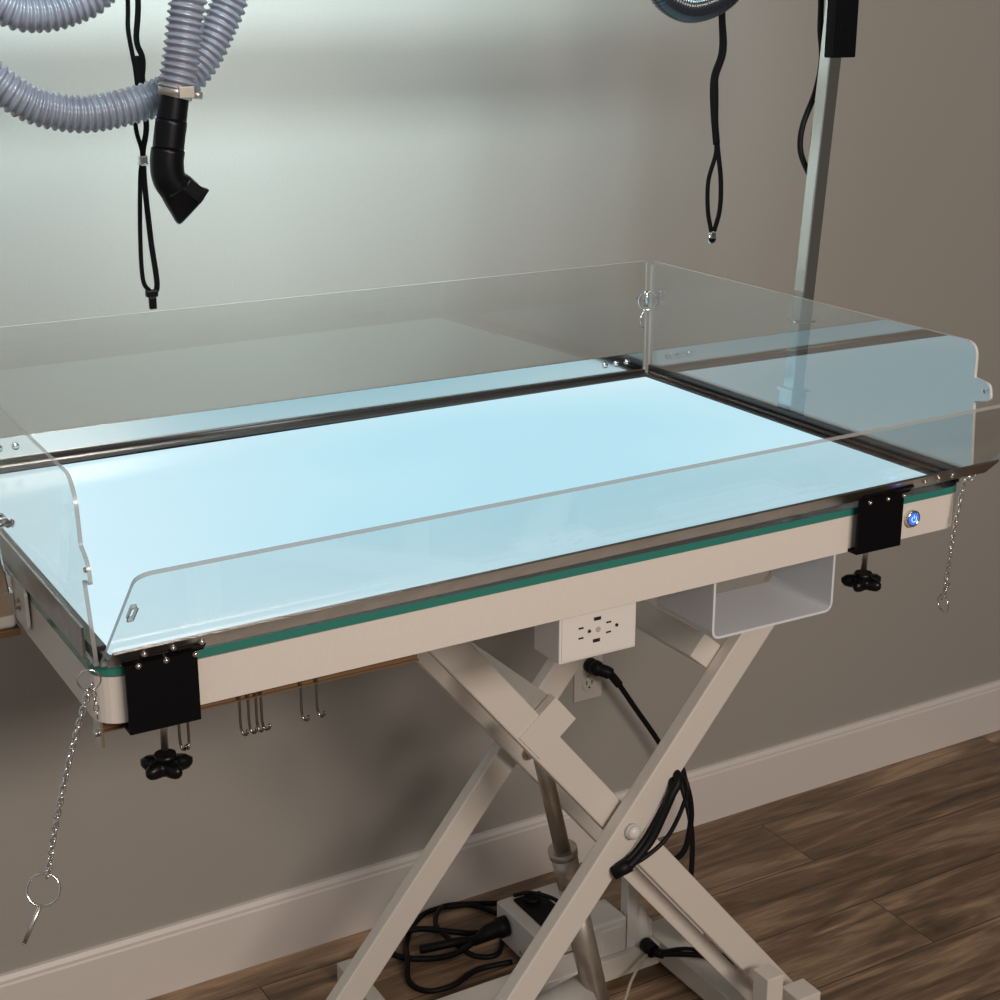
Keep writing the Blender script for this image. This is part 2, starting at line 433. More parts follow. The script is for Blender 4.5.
# storage tray
g = MB(); X0, X1, Y0, Y1, Z0, Z1, t = 1.178, 1.380, 1.479, 1.600, 1.020, 1.1055, .0035
def uloop(d):
    return [(X0+d, Z1)] + [(X0+.012+math.cos(math.radians(a_))*(.012-d), Z0+.012+math.sin(math.radians(a_))*(.012-d)) for a_ in (180, 210, 240, 270)] + \
           [(X1-.012+math.cos(math.radians(a_))*(.012-d), Z0+.012+math.sin(math.radians(a_))*(.012-d)) for a_ in (270, 300, 330, 360)] + [(X1-d, Z1)]
o_, i_ = uloop(0), uloop(t)
A = [g.bm.verts.new((p[0], Y0, p[1])) for p in o_]; B = [g.bm.verts.new((p[0], Y0, p[1])) for p in i_]
C_ = [g.bm.verts.new((p[0], Y1, p[1])) for p in o_]; D = [g.bm.verts.new((p[0], Y1, p[1])) for p in i_]
for k in range(len(A)-1):
    g.face([A[k], A[k+1], B[k+1], B[k]]); g.face([C_[k], C_[k+1], D[k+1], D[k]])
    g.face([A[k], A[k+1], C_[k+1], C_[k]], 0, False); g.face([B[k], B[k+1], D[k+1], D[k]], 0, False)
for k in (0, -1): g.face([A[k], B[k], D[k], C_[k]])
g.build('storage_tray', 'tray', table)
# hook rail under the front edge
g = MB(); g.bx(.392, .765, 1.4985, 1.5015, 1.0785, 1.087); g.bx(.392, .765, 1.494, 1.4985, 1.0785, 1.080)
for x in (.42, .755): g.bx(x-.006, x+.006, 1.497, 1.507, 1.085, 1.108)
g.build('hook_rail', 'brown_rail', table)
g = MB(); g.bx(.3905, .3935, 1.484, 1.512, 1.066, 1.112, bev=.001); g.cyl((.3905, 1.498, 1.078), (.387, 1.498, 1.078), .004, 14)
g.build('rail_bracket', 'strip', table)

# ------------------------------------------------------------------ s-hooks
def s_hook(x, y, z, tilt):
    g = MB(); r = .0016
    pts = [V((0, .010, -.004)), V((0, .0095, .003)), V((0, .005, .0065)), V((0, .0005, .003)), V((0, 0, -.008)), V((0, 0, -.030)), V((0, -.001, -.039)), V((0, -.004, -.0435)), V((0, -.0085, -.042)), V((0, -.0095, -.037))]
    Rz = Matrix.Rotation(tilt, 3, 'Z')
    g.tube([V((x, y, z))+Rz@q for q in catmull(pts, 5)], r, 8)
    return g.build('s_hook', 'hook', None, (x, y, z))
hx = [(.477, .35, 'left one of the two small steel hooks hanging beside the left clamp knob'),
      (.487, -.5, 'right one of the two small steel hooks hanging beside the left clamp knob'),
      (.546, .5, 'small steel hook, first from the left in the bunch of four under the table edge'),
      (.556, .55, 'small steel hook, second from the left in the bunch of four under the table edge'),
      (.565, .4, 'small steel hook, third from the left in the bunch of four under the table edge'),
      (.571, .75, 'small steel hook, rightmost in the bunch of four under the table edge'),
      (.618, .5, 'steel hook hanging alone just right of the bunch of four'),
      (.637, .6, 'rightmost steel hook on the brown rail under the table edge')]
for x, tl, lb in hx:
    o = s_hook(x, 1.4955, 1.083, tl); tag(o, lb, 'hook', 'steel hooks on the rail under the table')

# ------------------------------------------------------------------ acrylic guards
AT = .0045
def screw(g, c, n, r=.0042):
    c = V(c); n = V(n).normalized(); g.cyl(c, c+n*.0012, r, 16); g.dome(c+n*.0012, n, r*.85, .0022)

# back guard
bg = thing('acrylic_guard', 'clear acrylic guard standing along the back edge nearest the wall', 'guard', (1.0, 2.226, TZ), 'clear acrylic guards around the table')
g = MB(); out = rounded([(.392, 1.176), (1.598, 1.176), (1.598, 1.366), (.392, 1.364)], [.002, .002, .004, .004])
g.plate(out, [circ(1.585, 1.300, .003)], lambda u, v, w: V((u, 2.226+w+max(0, v-1.205)*.022, v)), AT)
g.build('acrylic_sheet', ['acrylic', 'edge_light'], bg)
g = MB(); g.bx(.392, 1.590, 2.2225, 2.2255, 1.1765, 1.2075, bev=.0006); st = g.build('steel_strip', 'strip', bg)
for x in (1.510, 1.533, 1.556, .4985, .475, .41):
    g = MB(); screw(g, (x, 2.2225, 1.193), (0, -1, 0), .0062); g.build('screw', 'chrome', st)
g = MB(); g.bx(.392, 1.592, 2.198, 2.2215, 1.1665, 1.1715, bev=.001); g.cyl((.392, 2.2225, 1.172), (1.592, 2.2225, 1.172), .0042, 12); g.build('hinge', 'bronze', bg)

# right guard, tab with a hole towards the front
rg = thing('acrylic_guard', 'clear acrylic guard upright on the right edge, its tab sticking out at the front', 'guard', (1.588, 1.85, TZ), 'clear acrylic guards around the table')
def side_outline():
    return rounded([(1.462, 1.176), (2.222, 1.176), (2.222, 1.367), (1.472, 1.364), (1.472, 1.316), (1.444, 1.3125), (1.440, 1.2895), (1.469, 1.2835)],
                   [.002, .002, .012, .022, .002, .009, .009, .002])
g = MB(); g.plate(side_outline(), [circ(1.453, 1.3005, .0028)], lambda u, v, w: V((1.600+w, u, v)), AT)
g.build('acrylic_sheet', ['acrylic_boost', 'edge_light'], rg)
g = MB(); g.bx(1.5960, 1.5990, 1.48, 2.215, 1.166, 1.186, bev=.0006); g.build('mounting_strip', 'bronze', rg)
g = MB(); g.bx(1.5775, 1.588, 1.485, 2.20, 1.1665, 1.1725, bev=.001); g.cyl((1.590, 1.485, 1.1745), (1.590, 2.20, 1.1745), .0032, 12); g.build('hinge', 'bronze', rg)

# left guard
lg = thing('acrylic_guard', 'clear acrylic guard upright on the left edge, cut by the picture edge', 'guard', (.388, 1.85, TZ), 'clear acrylic guards around the table')
out = rounded([(1.462, 1.1675), (2.212, 1.1675), (2.212, 1.370), (1.506, 1.358), (1.488, 1.336), (1.484, 1.290), (1.463, 1.277), (1.459, 1.256), (1.482, 1.254)],
              [.002, .002, .012, .014, .012, .003, .009, .003, .001])
g = MB(); g.plate(out, [circ(1.472, 1.268, .0028)], lambda u, v, w: V((.3842+w, u, v)), AT)
g.build('acrylic_sheet', ['acrylic', 'edge'], lg)
g = MB(); g.bx(.3810, .3838, 1.49, 2.21, 1.1665, 1.201, bev=.0006); g.build('steel_strip', 'strip_dark', lg)
g = MB(); g.bx(.3935, .408, 1.50, 2.19, 1.1665, 1.1725, bev=.001); g.build('hinge', 'bronze', lg)

# front guard: folded outwards towards the camera on its hinge
fg = thing('acrylic_guard', 'clear acrylic guard folded outward along the near front edge, a slot near each end', 'guard', (.99, 1.45, TZ), 'clear acrylic guards around the table')
ROLL = math.radians(.78); TILT = math.radians(46)
fu = V((math.cos(ROLL), 0, math.sin(ROLL))); fv = V((0, -math.sin(TILT), math.cos(TILT))); fv = (fv-fu*fv.dot(fu)).normalized(); fn = fu.cross(fv)
FO = V((.388, 1.452, 1.171))
def FF(u, v, w): return FO+fu*u+fv*v+fn*w
out = rounded([(0, 0), (1.222, 0), (1.222, .207), (0, .207)], [.002, .002, .018, .018])
def slot(cu, cv): return rrect(cu-.003, cu+.003, cv-.0145, cv+.0145, .0022, 3)
g = MB(); g.plate(out, [slot(.011, .122), slot(1.211, .122)], lambda u, v, w: FF(u, v, w-AT), AT)
ac = g.build('acrylic_sheet', ['acrylic', 'edge'], fg)
g = MB(); g.plate(rrect(.006, 1.226, .0005, .033, .001, 2), [], lambda u, v, w: FF(u, v, w+.0003), .0028, 0, 0)
st = g.build('steel_strip', 'strip_dark', fg)
for cu in (.011, 1.211):
    g = MB(); g.tube([FF(p[0], p[1], .0005) for p in rrect(cu-.0033, cu+.0033, .107, .137, .0025, 3)], .0006, 6, closed=True)
    g.build('slot_rim', 'edge', ac)
for cu in (.040, .070, .100, 1.10, 1.125, 1.15):
    g = MB(); screw(g, FF(cu, .018, .0031), fn, .0038); g.build('screw', 'chrome', st)
def clamp(x0, x1, zt, zb, kz, kx, right):
    g = MB()
    g.bx(x0, x1, 1.449, 1.4535, zb, zt, bev=.0008)
    g.bx(x0-.004, x1+.006, 1.445, 1.4535, zt-.004, zt+.004, bev=.001)
    # leaf on the folded strip, hinge knuckles and the return lip under the apron
    cu0, cu1 = (x0-.388-.003), (x1-.388+.006)
    g.plate([(cu0, .000), (cu1, .000), (cu1, .014), (cu0, .014)], [], lambda u, v, w: FF(u, v, w+.0034), .002, 0, 0)
    g.cyl((x0-.004, 1.448, zt+.003), (x1+.006, 1.448, zt+.003), .0045, 12)
    g.bx(x0, x1, 1.4535, 1.512, zb, zb+.0045, bev=.0008)
    pl = g.build('clamp_bracket', 'black_metal', fg)
    for f in ((.18, .56, .97) if not right else (.22, .62, .98)):
        x = x0+(x1-x0)*f; g = MB(); screw(g, (x, 1.449, zt-.009), (0, -1, 0), .0032); g.build('screw', 'chrome', pl)
    g = MB(); g.cyl((kx, 1.478, kz+.018), (kx, 1.478, zb+.05), .0042, 14); g.cyl((kx, 1.478, zb-.003), (kx, 1.478, zb), .007, 6); g.build('clamp_screw', 'pin', pl)
    # five lobed star knob
    g = MB(); n = 50; prof = [(.0, .30), (.001, .88), (.005, 1.0), (.011, 1.0), (.015, .8), (.0165, .25)]
    rings = []
    for dz, s_ in prof:
        ring_ = []
        for k in range(n):
            a_ = 2*math.pi*k/n; rad = (.0225+.0062*math.cos(5*a_+.6))*s_
            ring_.append(g.bm.verts.new((kx+rad*math.cos(a_), 1.478+rad*math.sin(a_), kz-.008+dz)))
        rings.append(ring_)
    for i in range(len(rings)-1):
        for k in range(n): g.face([rings[i][k], rings[i][(k+1) % n], rings[i+1][(k+1) % n], rings[i+1][k]], 0, True)
    g.face(rings[0][::-1]); g.face(rings[-1])
    g.cyl((kx, 1.478, kz+.005), (kx, 1.478, kz+.013), .0115, 20)
    g.build('star_knob', 'black_plastic', pl)
clamp(.411, .487, 1.174, 1.0905, 1.034, .4545, False)
clamp(1.388, 1.466, 1.186, 1.107, 1.053, 1.431, True)

# ------------------------------------------------------------------ locking pins on chains
def chain_mesh(a, b_, pitch=.0078, twist=.8, R_=.0040, r=.0010, sag=0):
    g = MB(); a, b_ = V(a), V(b_); L = (b_-a).length; n = max(2, int(L/pitch)); d = (b_-a).normalized()
    s1, u1 = frame_from(d, V((0, 1, 0)))
    for k in range(n+1):
        c = a.lerp(b_, k/n)+s1*(math.sin(k/n*math.pi)*sag)
        ang = twist+k*math.pi/2+k*.11
        side = s1*math.cos(ang)+u1*math.sin(ang)
        pts = [c+d*math.cos(t)*R_*1.35+side*math.sin(t)*R_*.72 for t in [2*math.pi*j/12 for j in range(12)]]
        g.tube(pts, r, 6, closed=True)
    return g
pin = thing('locking_pin', 'steel pin with split ring dangling on a long chain at the near left corner', 'pin', (.368, 1.44, 1.168), 'locking pins on chains')
g = MB(); g.ring((.3735, 1.447, 1.162), (.3, 1, .1), .0112, .0010, 32); g.build('split_ring', 'chrome', pin)
chain_mesh((.370, 1.442, 1.151), (.313, 1.438, .967), .0064, R_=.0040, r=.00095, sag=-.004).build('chain', 'chrome', pin)
chain_mesh((.376, 1.445, 1.155), (.380, 1.452, 1.120), .0072, R_=.0034, r=.0008).build('chain', 'chrome', pin)
g = MB(); g.ring((.307, 1.438, .950), (.25, 1, -.45), .0162, .0011, 36); g.build('split_ring', 'chrome', pin)
g = MB(); g.cyl((.302, 1.438, .932), (.283, 1.438, .896), .0022, 12); g.dome((.283, 1.438, .896), (-.5, 0, -1), .0022, .002); g.build('pin', 'pin', pin)

pin = thing('locking_pin', 'steel split ring dangling on a thin chain below the near right corner', 'pin', (1.583, 1.455, 1.18), 'locking pins on chains')
g = MB(); g.ring((1.590, 1.453, 1.185), (.3, 1, .1), .0075, .0009, 26); g.cyl((1.582, 1.455, 1.182), (1.598, 1.452, 1.184), .0016, 8); g.build('split_ring', 'chrome', pin)
chain_mesh((1.579, 1.453, 1.178), (1.561, 1.453, 1.022), .0072, R_=.0038, r=.0009, sag=-.003).build('chain', 'chrome', pin)
g = MB(); g.ring((1.560, 1.453, 1.004), (1, -.2, .1), .0125, .0011, 32); g.cyl((1.552, 1.45, 1.012), (1.566, 1.45, 1.034), .0012, 8); g.build('split_ring', 'chrome', pin)

pin = thing('locking_pin', 'steel pin with round split ring fastened through the far right corner of the guards', 'pin', (1.586, 2.222, 1.30), 'locking pins on chains')
g = MB(); g.cyl((1.586, 2.24, 1.300), (1.586, 2.205, 1.300), .0022, 12); g.cyl((1.586, 2.212, 1.29), (1.586, 2.212, 1.318), .0035, 12); g.build('pin', 'chrome', pin)
g = MB(); g.ring((1.588, 2.212, 1.300), (.35, 1, .15), .0165, .0011, 34); g.build('split_ring', 'chrome', pin)
g = MB(); g.tube(catmull([(1.580, 2.21, 1.285), (1.572, 2.208, 1.272), (1.573, 2.208, 1.260), (1.584, 2.214, 1.252)]), .0011, 8); g.build('hook_wire', 'chrome', pin)
pin = thing('locking_pin', 'small steel pin sticking out at the left picture edge beside the left guard', 'pin', (.383, 1.640, 1.27), 'locking pins on chains')
g = MB(); g.cyl((.340, 1.6705, 1.272), (.352, 1.660, 1.272), .005, 14); g.cyl((.352, 1.6705, 1.272), (.352, 1.640, 1.272), .004, 14); g.cyl((.325, 1.642, 1.268), (.356, 1.642, 1.272), .0022, 10); g.dome((.356, 1.642, 1.272), (1, 0, 0), .005, .004)
g.build('pin', 'chrome', pin)

# ------------------------------------------------------------------ grooming arm poles and overhead bar
rp = thing('grooming_arm_pole', 'square stainless pole leaning slightly outward behind the right guard', 'pole', (1.622, 1.868, 1.14), 'grooming arm poles')
p0, p1 = V((1.622, 1.868, 1.118)), V((1.690, 1.868, 2.10))
RA = lambda z: p0+(p1-p0)*((z-p0.z)/(p1.z-p0.z))
g = MB(); g.beam(RA(1.21), p1, .024, .024, .0025, up=V((0, 1, 0))); g.build('pole_tube', 'steel', rp)
g = MB(); g.beam(p0, RA(1.213), .031, .031, .002); g.build('socket_tube', 'steel', rp)
g = MB(); g.beam(RA(1.209), RA(1.214), .036, .036, .001); g.build('collar', 'chrome', rp); g = MB(); g.beam(RA(1.319), RA(1.323), .033, .033, .001); g.cyl(RA(1.321)+V((-.01, -.012, 0)), RA(1.321)+V((-.03, -.012, .002)), .0035, 12)
g.build('collar', 'chrome', rp)
g = MB(); g.bx(1.5965, 1.612, 1.835, 1.90, 1.112, 1.158, bev=.002); g.build('mounting_plate', 'steel', rp)
g = MB(); g.bx(1.638, 1.686, 1.838, 1.8545, 1.717, 1.93, bev=.002)
g.cyl((1.662, 1.838, 1.757), (1.662, 1.8365, 1.757), .002, 10)
cb2 = g.build('pole_clamp', 'black_metal', rp)
g = MB(); g.beam(p1+V((.02, 0, -.012)), (.33, 1.868, 2.088), .03, .03, .002, up=V((0, 1, 0))); g.build('overhead_bar', 'steel', rp)

lp = thing('grooming_arm_pole', 'square stainless pole standing off the left edge of the table, cut by the picture edge', 'pole', (.340, 1.69, 1.14), 'grooming arm poles')
g = MB(); g.beam((.3415, 1.683, 1.175), (.250, 1.683, 2.10), .030, .024, .002); g.build('pole_tube', 'steel', lp)
g = MB(); g.plate(rrect(1.722, 1.86, 1.112, 1.163, .010, 5), [], lambda u, v, w: V((.3835-w, u, v)), .004, 0, 0); g.build('mounting_plate', 'white_plastic', lp)
g = MB(); g.cyl((.3795, 1.752, 1.137), (.375, 1.752, 1.137), .0055, 6); g.cyl((.3795, 1.752, 1.137), (.3780, 1.752, 1.137), .008, 20); g.build('bolt', 'dullsteel', lp)
g = MB(); g.bx(.345, .3795, 1.772, 1.88, 1.100, 1.166, bev=.006); g.build('mounting_block', 'white_plastic', lp)
g = MB(); g.bx(.343, .3815, 1.768, 1.88, 1.092, 1.1005, bev=.001); g.build('base_edge', 'brown_rail', lp)
g = MB(); g.bx(.326, .357, 1.667, 1.80, 1.158, 1.185, bev=.001); g.build('socket', 'steel', lp)

# cable beside the right pole
g = MB(); g.tube(catmull([(1.672, 1.90, 2.06), (1.66, 1.90, 1.90), (1.662, 1.895, 1.80), (1.664, 1.895, 1.755), (1.672, 1.897, 1.714), (1.664, 1.897, 1.667), (1.645, 1.9, 1.616), (1.643, 1.9, 1.579), (1.655, 1.895, 1.548), (1.668, 1.892, 1.53)]), .0046, 10)
g.tube(catmull([(1.676, 1.905, 2.06), (1.668, 1.905, 1.85), (1.67, 1.90, 1.755), (1.674, 1.90, 1.715)]), .004, 8)
tag(g.build('cable', 'rubber'), 'black cable bulging out beside the right stainless pole', 'cable')

# ------------------------------------------------------------------ ribbed hoses
def ribbed(path, r, pitch, amp, mats, name, parent, seg=5):
    P = resample(catmull(path, 14), pitch/seg)
    rr = [r*(1-amp+amp*(.5+.5*math.cos(2*math.pi*(i % seg)/seg))**.8) for i in range(len(P))]
    g = MB(); g.tube(P, rr, 20, up=V((0, 1, 0)))
    return g.build(name, mats, parent)
hose = thing('dryer_hose', 'grey ribbed dryer hose looping at upper left, ending in a black nozzle', 'hose', (.62, 1.76, 1.70))
A_ = [(.6015, 1.74, 1.709), (.609, 1.74, 1.739), (.616, 1.74, 1.776), (.623, 1.74, 1.813), (.630, 1.75, 1.86), (.636, 1.76, 1.94), (.65, 1.78, 2.03), (.69, 1.81, 2.048), (.722, 1.82, 1.99), (.716, 1.81, 1.90)]
B_ = [(.706, 1.80, 1.845), (.693, 1.80, 1.802), (.679, 1.80, 1.775), (.663, 1.80, 1.747), (.640, 1.80, 1.720), (.609, 1.80, 1.700), (.567, 1.80, 1.688), (.521, 1.80, 1.681), (.487, 1.80, 1.684), (.455, 1.80, 1.694), (.425, 1.80, 1.715), (.385, 1.81, 1.755), (.355, 1.83, 1.82), (.362, 1.84, 1.90), (.423, 1.84, 1.945), (.518, 1.84, 1.925), (.578, 1.84, 1.850), (.551, 1.84, 1.811), (.519, 1.84, 1.795), (.485, 1.84, 1.788), (.450, 1.84, 1.794), (.413, 1.845, 1.828), (.395, 1.85, 1.903), (.43, 1.86, 1.99), (.50, 1.868, 2.05)]
ribbed(A_+B_, .0212, .0080, .20, 'hose', 'ribbed_tube', hose, 8)
g = MB(); up = (V((.609, 1.74, 1.739))-V((.6015, 1.74, 1.709))).normalized(); c0 = V((.6005, 1.74, 1.706))
g.tube([c0-up*.0065, c0+up*.0065], .0192, 28); g.box(c0+V((.006, -.0190, 0)), (.018, .005, .013), None, 0, .001); g.cyl(c0+V((.014, -.017, -.003)), c0+V((.024, -.019, -.004)), .0040, 12)
g.build('hose_clamp', 'dullsteel', hose)
g = MB()
np_ = catmull([(.5995, 1.74, 1.703), (.5965, 1.74, 1.688), (.594, 1.74, 1.674)], 4)
g.tube(np_, .0165, 24)
np2 = catmull([(.594, 1.74, 1.675), (.591, 1.74, 1.660), (.588, 1.74, 1.643)], 4)
g.tube(np2, .0175, 24)
np3 = catmull([(.588, 1.74, 1.644), (.5855, 1.74, 1.628), (.587, 1.74, 1.612), (.594, 1.74, 1.600)], 5)
g.tube(np3, [.0188]*len(np3), 24)
nz = g.build('nozzle', 'black_plastic', hose)
# flat duckbill mouth: loft from the round elbow to a narrow slot
g = MB(); secs = []; n = 24
data = [((.5885, 1.74, 1.6110), (.0175, 0, .006), .0175, 2), ((.5935, 1.74, 1.6040), (.0178, 0, .009), .0172, 2.6), ((.6010, 1.74, 1.5930), (.0180, 0, .0115), .0140, 4), ((.6085, 1.74, 1.5765), (.0155, 0, .0140), .0085, 6), ((.6100, 1.74, 1.5745), (.0155, 0, .0140), .0080, 6)]
for c, h, dy_, p_ in data:
    c = V(c); h = V(h); r_ = []
    for k in range(n):
        a_ = 2*math.pi*k/n; ca, sa = math.cos(a_), math.sin(a_)
        q = (abs(ca)**p_+abs(sa)**p_)**(-1/p_)
        r_.append(g.bm.verts.new(c+h*ca*q+V((0, dy_, 0))*sa*q))
    secs.append(r_)
for i in range(len(secs)-1):
    for k in range(n): g.face([secs[i][k], secs[i][(k+1) % n], secs[i+1][(k+1) % n], secs[i+1][k]], 0, True)
g.face(secs[0][::-1]); g.face(secs[-1])
g.build('nozzle_mouth', 'black_plastic', nz)
g = MB(); Rm = Matrix.Rotation(math.radians(38), 3, 'Y')
g.box((.6105, 1.739, 1.5990), (.024, .030, .016), Rm, 0, .002)
for k in range(6): g.box(V((.6105, 1.739, 1.5990))+Rm@V((.0125, -.0135+.0054*k, .001)), (.004, .0018, .018), Rm)
g.build('comb_ridge', 'black_plastic', nz)

hr = thing('black_hose', 'shiny black ribbed hose loop dipping into the picture at upper right', 'hose', (1.35, 1.80, 1.80))
ribbed([(1.22, 1.868, 2.065), (1.25, 1.84, 1.98), (1.272, 1.80, 1.90), (1.289, 1.80, 1.844), (1.303, 1.80, 1.812), (1.325, 1.80, 1.796), (1.352, 1.80, 1.790), (1.386, 1.80, 1.797), (1.414, 1.80, 1.814), (1.433, 1.80, 1.846), (1.45, 1.80, 1.91), (1.46, 1.84, 1.99), (1.47, 1.868, 2.065)], .0205, .0042, .08, 'hoseblack', 'ribbed_tube', hr, 4)

# ------------------------------------------------------------------ nooses
def strap(g, pts, w=.0042, th=.38): g.tube(catmull([(p[0], p[1] if len(p) > 2 else 1.86, p[-1]) for p in pts], 8), w, 10, flat=th, up=V((1, 0, 0)))
nl = thing('grooming_noose', 'long black webbing noose with steel slider hanging behind the grey hose', 'noose', (.60, 1.86, 1.80), 'hanging grooming nooses')
g = MB()
strap(g, [(.598, 1.866, 2.07), (.594, 1.86, 1.90), (.592, 1.86, 1.802), (.590, 1.769), (.594, 1.735), (.598, 1.702), (.591, 1.662), (.5965, 1.633), (.596, 1.621), (.592, 1.598), (.587, 1.527), (.587, 1.479), (.595, 1.464)], .0028)
strap(g, [(.602, 1.870, 2.07), (.604, 1.86, 1.90), (.604, 1.86, 1.802), (.599, 1.758), (.605, 1.735), (.601, 1.701), (.604, 1.661), (.598, 1.633), (.5975, 1.621), (.597, 1.592), (.600, 1.526), (.604, 1.472), (.597, 1.460)], .0036)
strap(g, [(.598, 1.740), (.5995, 1.72), (.600, 1.70), (.598, 1.675)], .0068)
g.build('strap', 'webbing', nl)
g = MB(); g.box((.5970, 1.86, 1.6205), (.0105, .008, .012), None, 0, .002); g.ring((.597, 1.86, 1.617), (0, 0, 1), .0055, .0012, 20); g.build('slider', 'steel', nl)
g = MB(); g.box((.5965, 1.86, 1.462), (.015, .008, .009), None, 0, .002); g.box((.597, 1.86, 1.450), (.009, .006, .015), None, 0, .0015); g.build('clip', 'black_plastic', nl)
nr = thing('grooming_noose', 'black webbing noose hanging beneath the black ribbed hose loop', 'noose', (1.45, 1.86, 1.78), 'hanging grooming nooses')
g = MB()
strap(g, [(1.448, 1.866, 2.07), (1.447, 1.86, 1.9), (1.4475, 1.86, 1.79), (1.451, 1.731), (1.438, 1.69), (1.442, 1.634), (1.450, 1.592), (1.438, 1.549), (1.439, 1.506), (1.447, 1.474)], .0038)
strap(g, [(1.452, 1.870, 2.07), (1.453, 1.86, 1.9), (1.4515, 1.86, 1.79), (1.457, 1.731), (1.444, 1.69), (1.446, 1.634), (1.453, 1.591), (1.4605, 1.548), (1.461, 1.506), (1.452, 1.474)], .0042)
strap(g, [(1.442, 1.69), (1.444, 1.66), (1.4455, 1.63), (1.450, 1.60)], .0062)
g.build('strap', 'webbing', nr)
g = MB(); g.box((1.4485, 1.86, 1.4685), (.009, .008, .008), None, 0, .001); g.ring((1.4485, 1.86, 1.4635), (0, 1, 0), .0062, .0017, 22); g.build('ring', 'steel', nr)
g = MB(); g.cyl((1.4485, 1.857, 1.463), (1.4485, 1.863, 1.463), .0045, 16); g.build('bead', 'black_plastic', nr)

# ------------------------------------------------------------------ wall outlet and power cords
wo = thing('wall_outlet', 'duplex wall outlet in a pale rectangular cover plate low on the wall', 'outlet', (1.703, WY, .44))
g = MB(); g.bx(1.668, 1.738, WY-.006, WY, .382, .496, bev=.0022); g.build('cover_plate', 'plate', wo)
for zc in (.4195, .4585):
    g = MB(); g.cyl((1.703, WY-.0055, zc), (1.703, WY-.0085, zc), .0165, 28); rc = g.build('receptacle', 'plate', wo)
    g = MB(); g.bx(1.6955, 1.6975, WY-.0092, WY-.0083, zc-.001, zc+.008); g.bx(1.7085, 1.7105, WY-.0092, WY-.0083, zc-.001, zc+.007); g.cyl((1.703, WY-.0083, zc-.008), (1.703, WY-.0092, zc-.008), .0022, 12)
    g.build('slots', 'hole', rc)
g = MB(); g.cyl((1.703, WY-.0058, .439), (1.703, WY-.0075, .439), .003, 12); g.build('screw', 'grey_slot', wo)

pc_ = thing('power_cord', 'black cord from the wall outlet sloping down behind the scissor arm', 'cord', (1.71, WY-.01, .458))
g = MB(); g.cyl((1.703, WY-.0093, .4635), (1.703, WY-.028, .4635), .0165, 20, r2=.016); g.tube(catmull([(1.703, WY-.030, .4655), (1.703, WY-.044, .466), (1.720, WY-.058, .458), (1.742, WY-.062, .430)]), [.0165]*9+[.0135]*8+[.009]*8, 16); g.build('plug', 'rubber', pc_)
g = MB(); g.tube(catmull([(1.738, 2.489, .437), (1.786, 2.489, .365), (1.847, 2.489, .275), (1.89, 2.47, .19), (1.88, 2.40, .09), (1.80, 2.30, .012), (1.70, 2.22, .008)]), .0058, 10); g.build('cord', 'rubber', pc_)

g = MB()
g.tube(catmull([(1.340, 1.776, .676), (1.334, 1.742, .660), (1.318, 1.736, .640), (1.303, 1.736, .610), (1.283, 1.736, .575), (1.255, 1.736, .548), (1.236, 1.738, .536), (1.226, 1.742, .533)]), .0072, 12)
g.tube(catmull([(1.337, 1.776, .672), (1.322, 1.742, .650), (1.306, 1.742, .618), (1.276, 1.742, .575), (1.248, 1.74, .552), (1.229, 1.744, .541)]), .005, 10)
g.tube(catmull([(1.343, 1.776, .672), (1.352, 1.742, .648), (1.342, 1.738, .612), (1.315, 1.738, .568), (1.275, 1.738, .545), (1.236, 1.742, .533)]), .0036, 10)
g.cyl((1.222, 1.748, .528), (1.243, 1.735, .543), .0115, 14)
tag(g.build('cable_bundle', 'rubber'), 'bundle of black cables tied below the round white pivot cap', 'cable')
g = MB(); g.tube(catmull([(1.455, 1.93, .60), (1.464, 1.905, .575), (1.470, 1.9, .550), (1.482, 1.9, .512), (1.486, 1.9, .47), (1.477, 1.9, .420), (1.462, 1.908, .398), (1.44, 1.925, .388)]), .0052, 10)
tag(g.build('cable', 'rubber'), 'single black cable looping in front of the baseboard right of the bundle', 'cable')
g = MB(); g.tube(catmull([(1.572, 2.090, .066), (1.60, 2.05, .080), (1.625, 2.02, .085), (1.66, 1.98, .085), (1.672, 1.90, .10), (1.655, 1.84, .115), (1.625, 1.815, .115)]), .0055, 10)
g.tube(catmull([(1.572, 2.090, .070), (1.605, 2.05, .090), (1.64, 2.0, .095), (1.67, 1.93, .11), (1.663, 1.86, .13), (1.62, 1.82, .13)]), .004, 10)
tag(g.build('cable', 'rubber'), 'black cable running from the round plug to the foot of the right posts', 'cable')

fc = thing('floor_cord', 'tangle of black cords on the floor plugged into the white control box', 'cord', (1.30, 2.42, 0))
g = MB(); g.tube([(1.371, 2.320, .066), (1.352, 2.322, .064), (1.350, 2.322, .064), (1.330, 2.325, .060), (1.300, 2.33, .045)], [.021, .021, .0175, .0165, .008], 18); g.build('plug', 'rubber', fc)
g = MB(); zz = .007
g.tube(catmull([(1.305, 2.329, .047), (1.272, 2.345, .022), (1.24, 2.37, zz), (1.19, 2.40, zz), (1.172, 2.44, zz), (1.20, 2.475, zz+.004), (1.25, 2.46, zz+.012), (1.30, 2.42, zz+.012), (1.355, 2.405, zz), (1.42, 2.42, zz)]), .0062, 10)
g.tube(catmull([(1.44, 2.40, zz), (1.40, 2.49, zz), (1.36, 2.515, zz), (1.30, 2.522, zz), (1.25, 2.49, zz), (1.21, 2.44, zz), (1.185, 2.385, zz+.01), (1.16, 2.33, zz), (1.175, 2.285, zz), (1.225, 2.275, zz), (1.29, 2.295, zz), (1.362, 2.285, zz)]), .0055, 10)
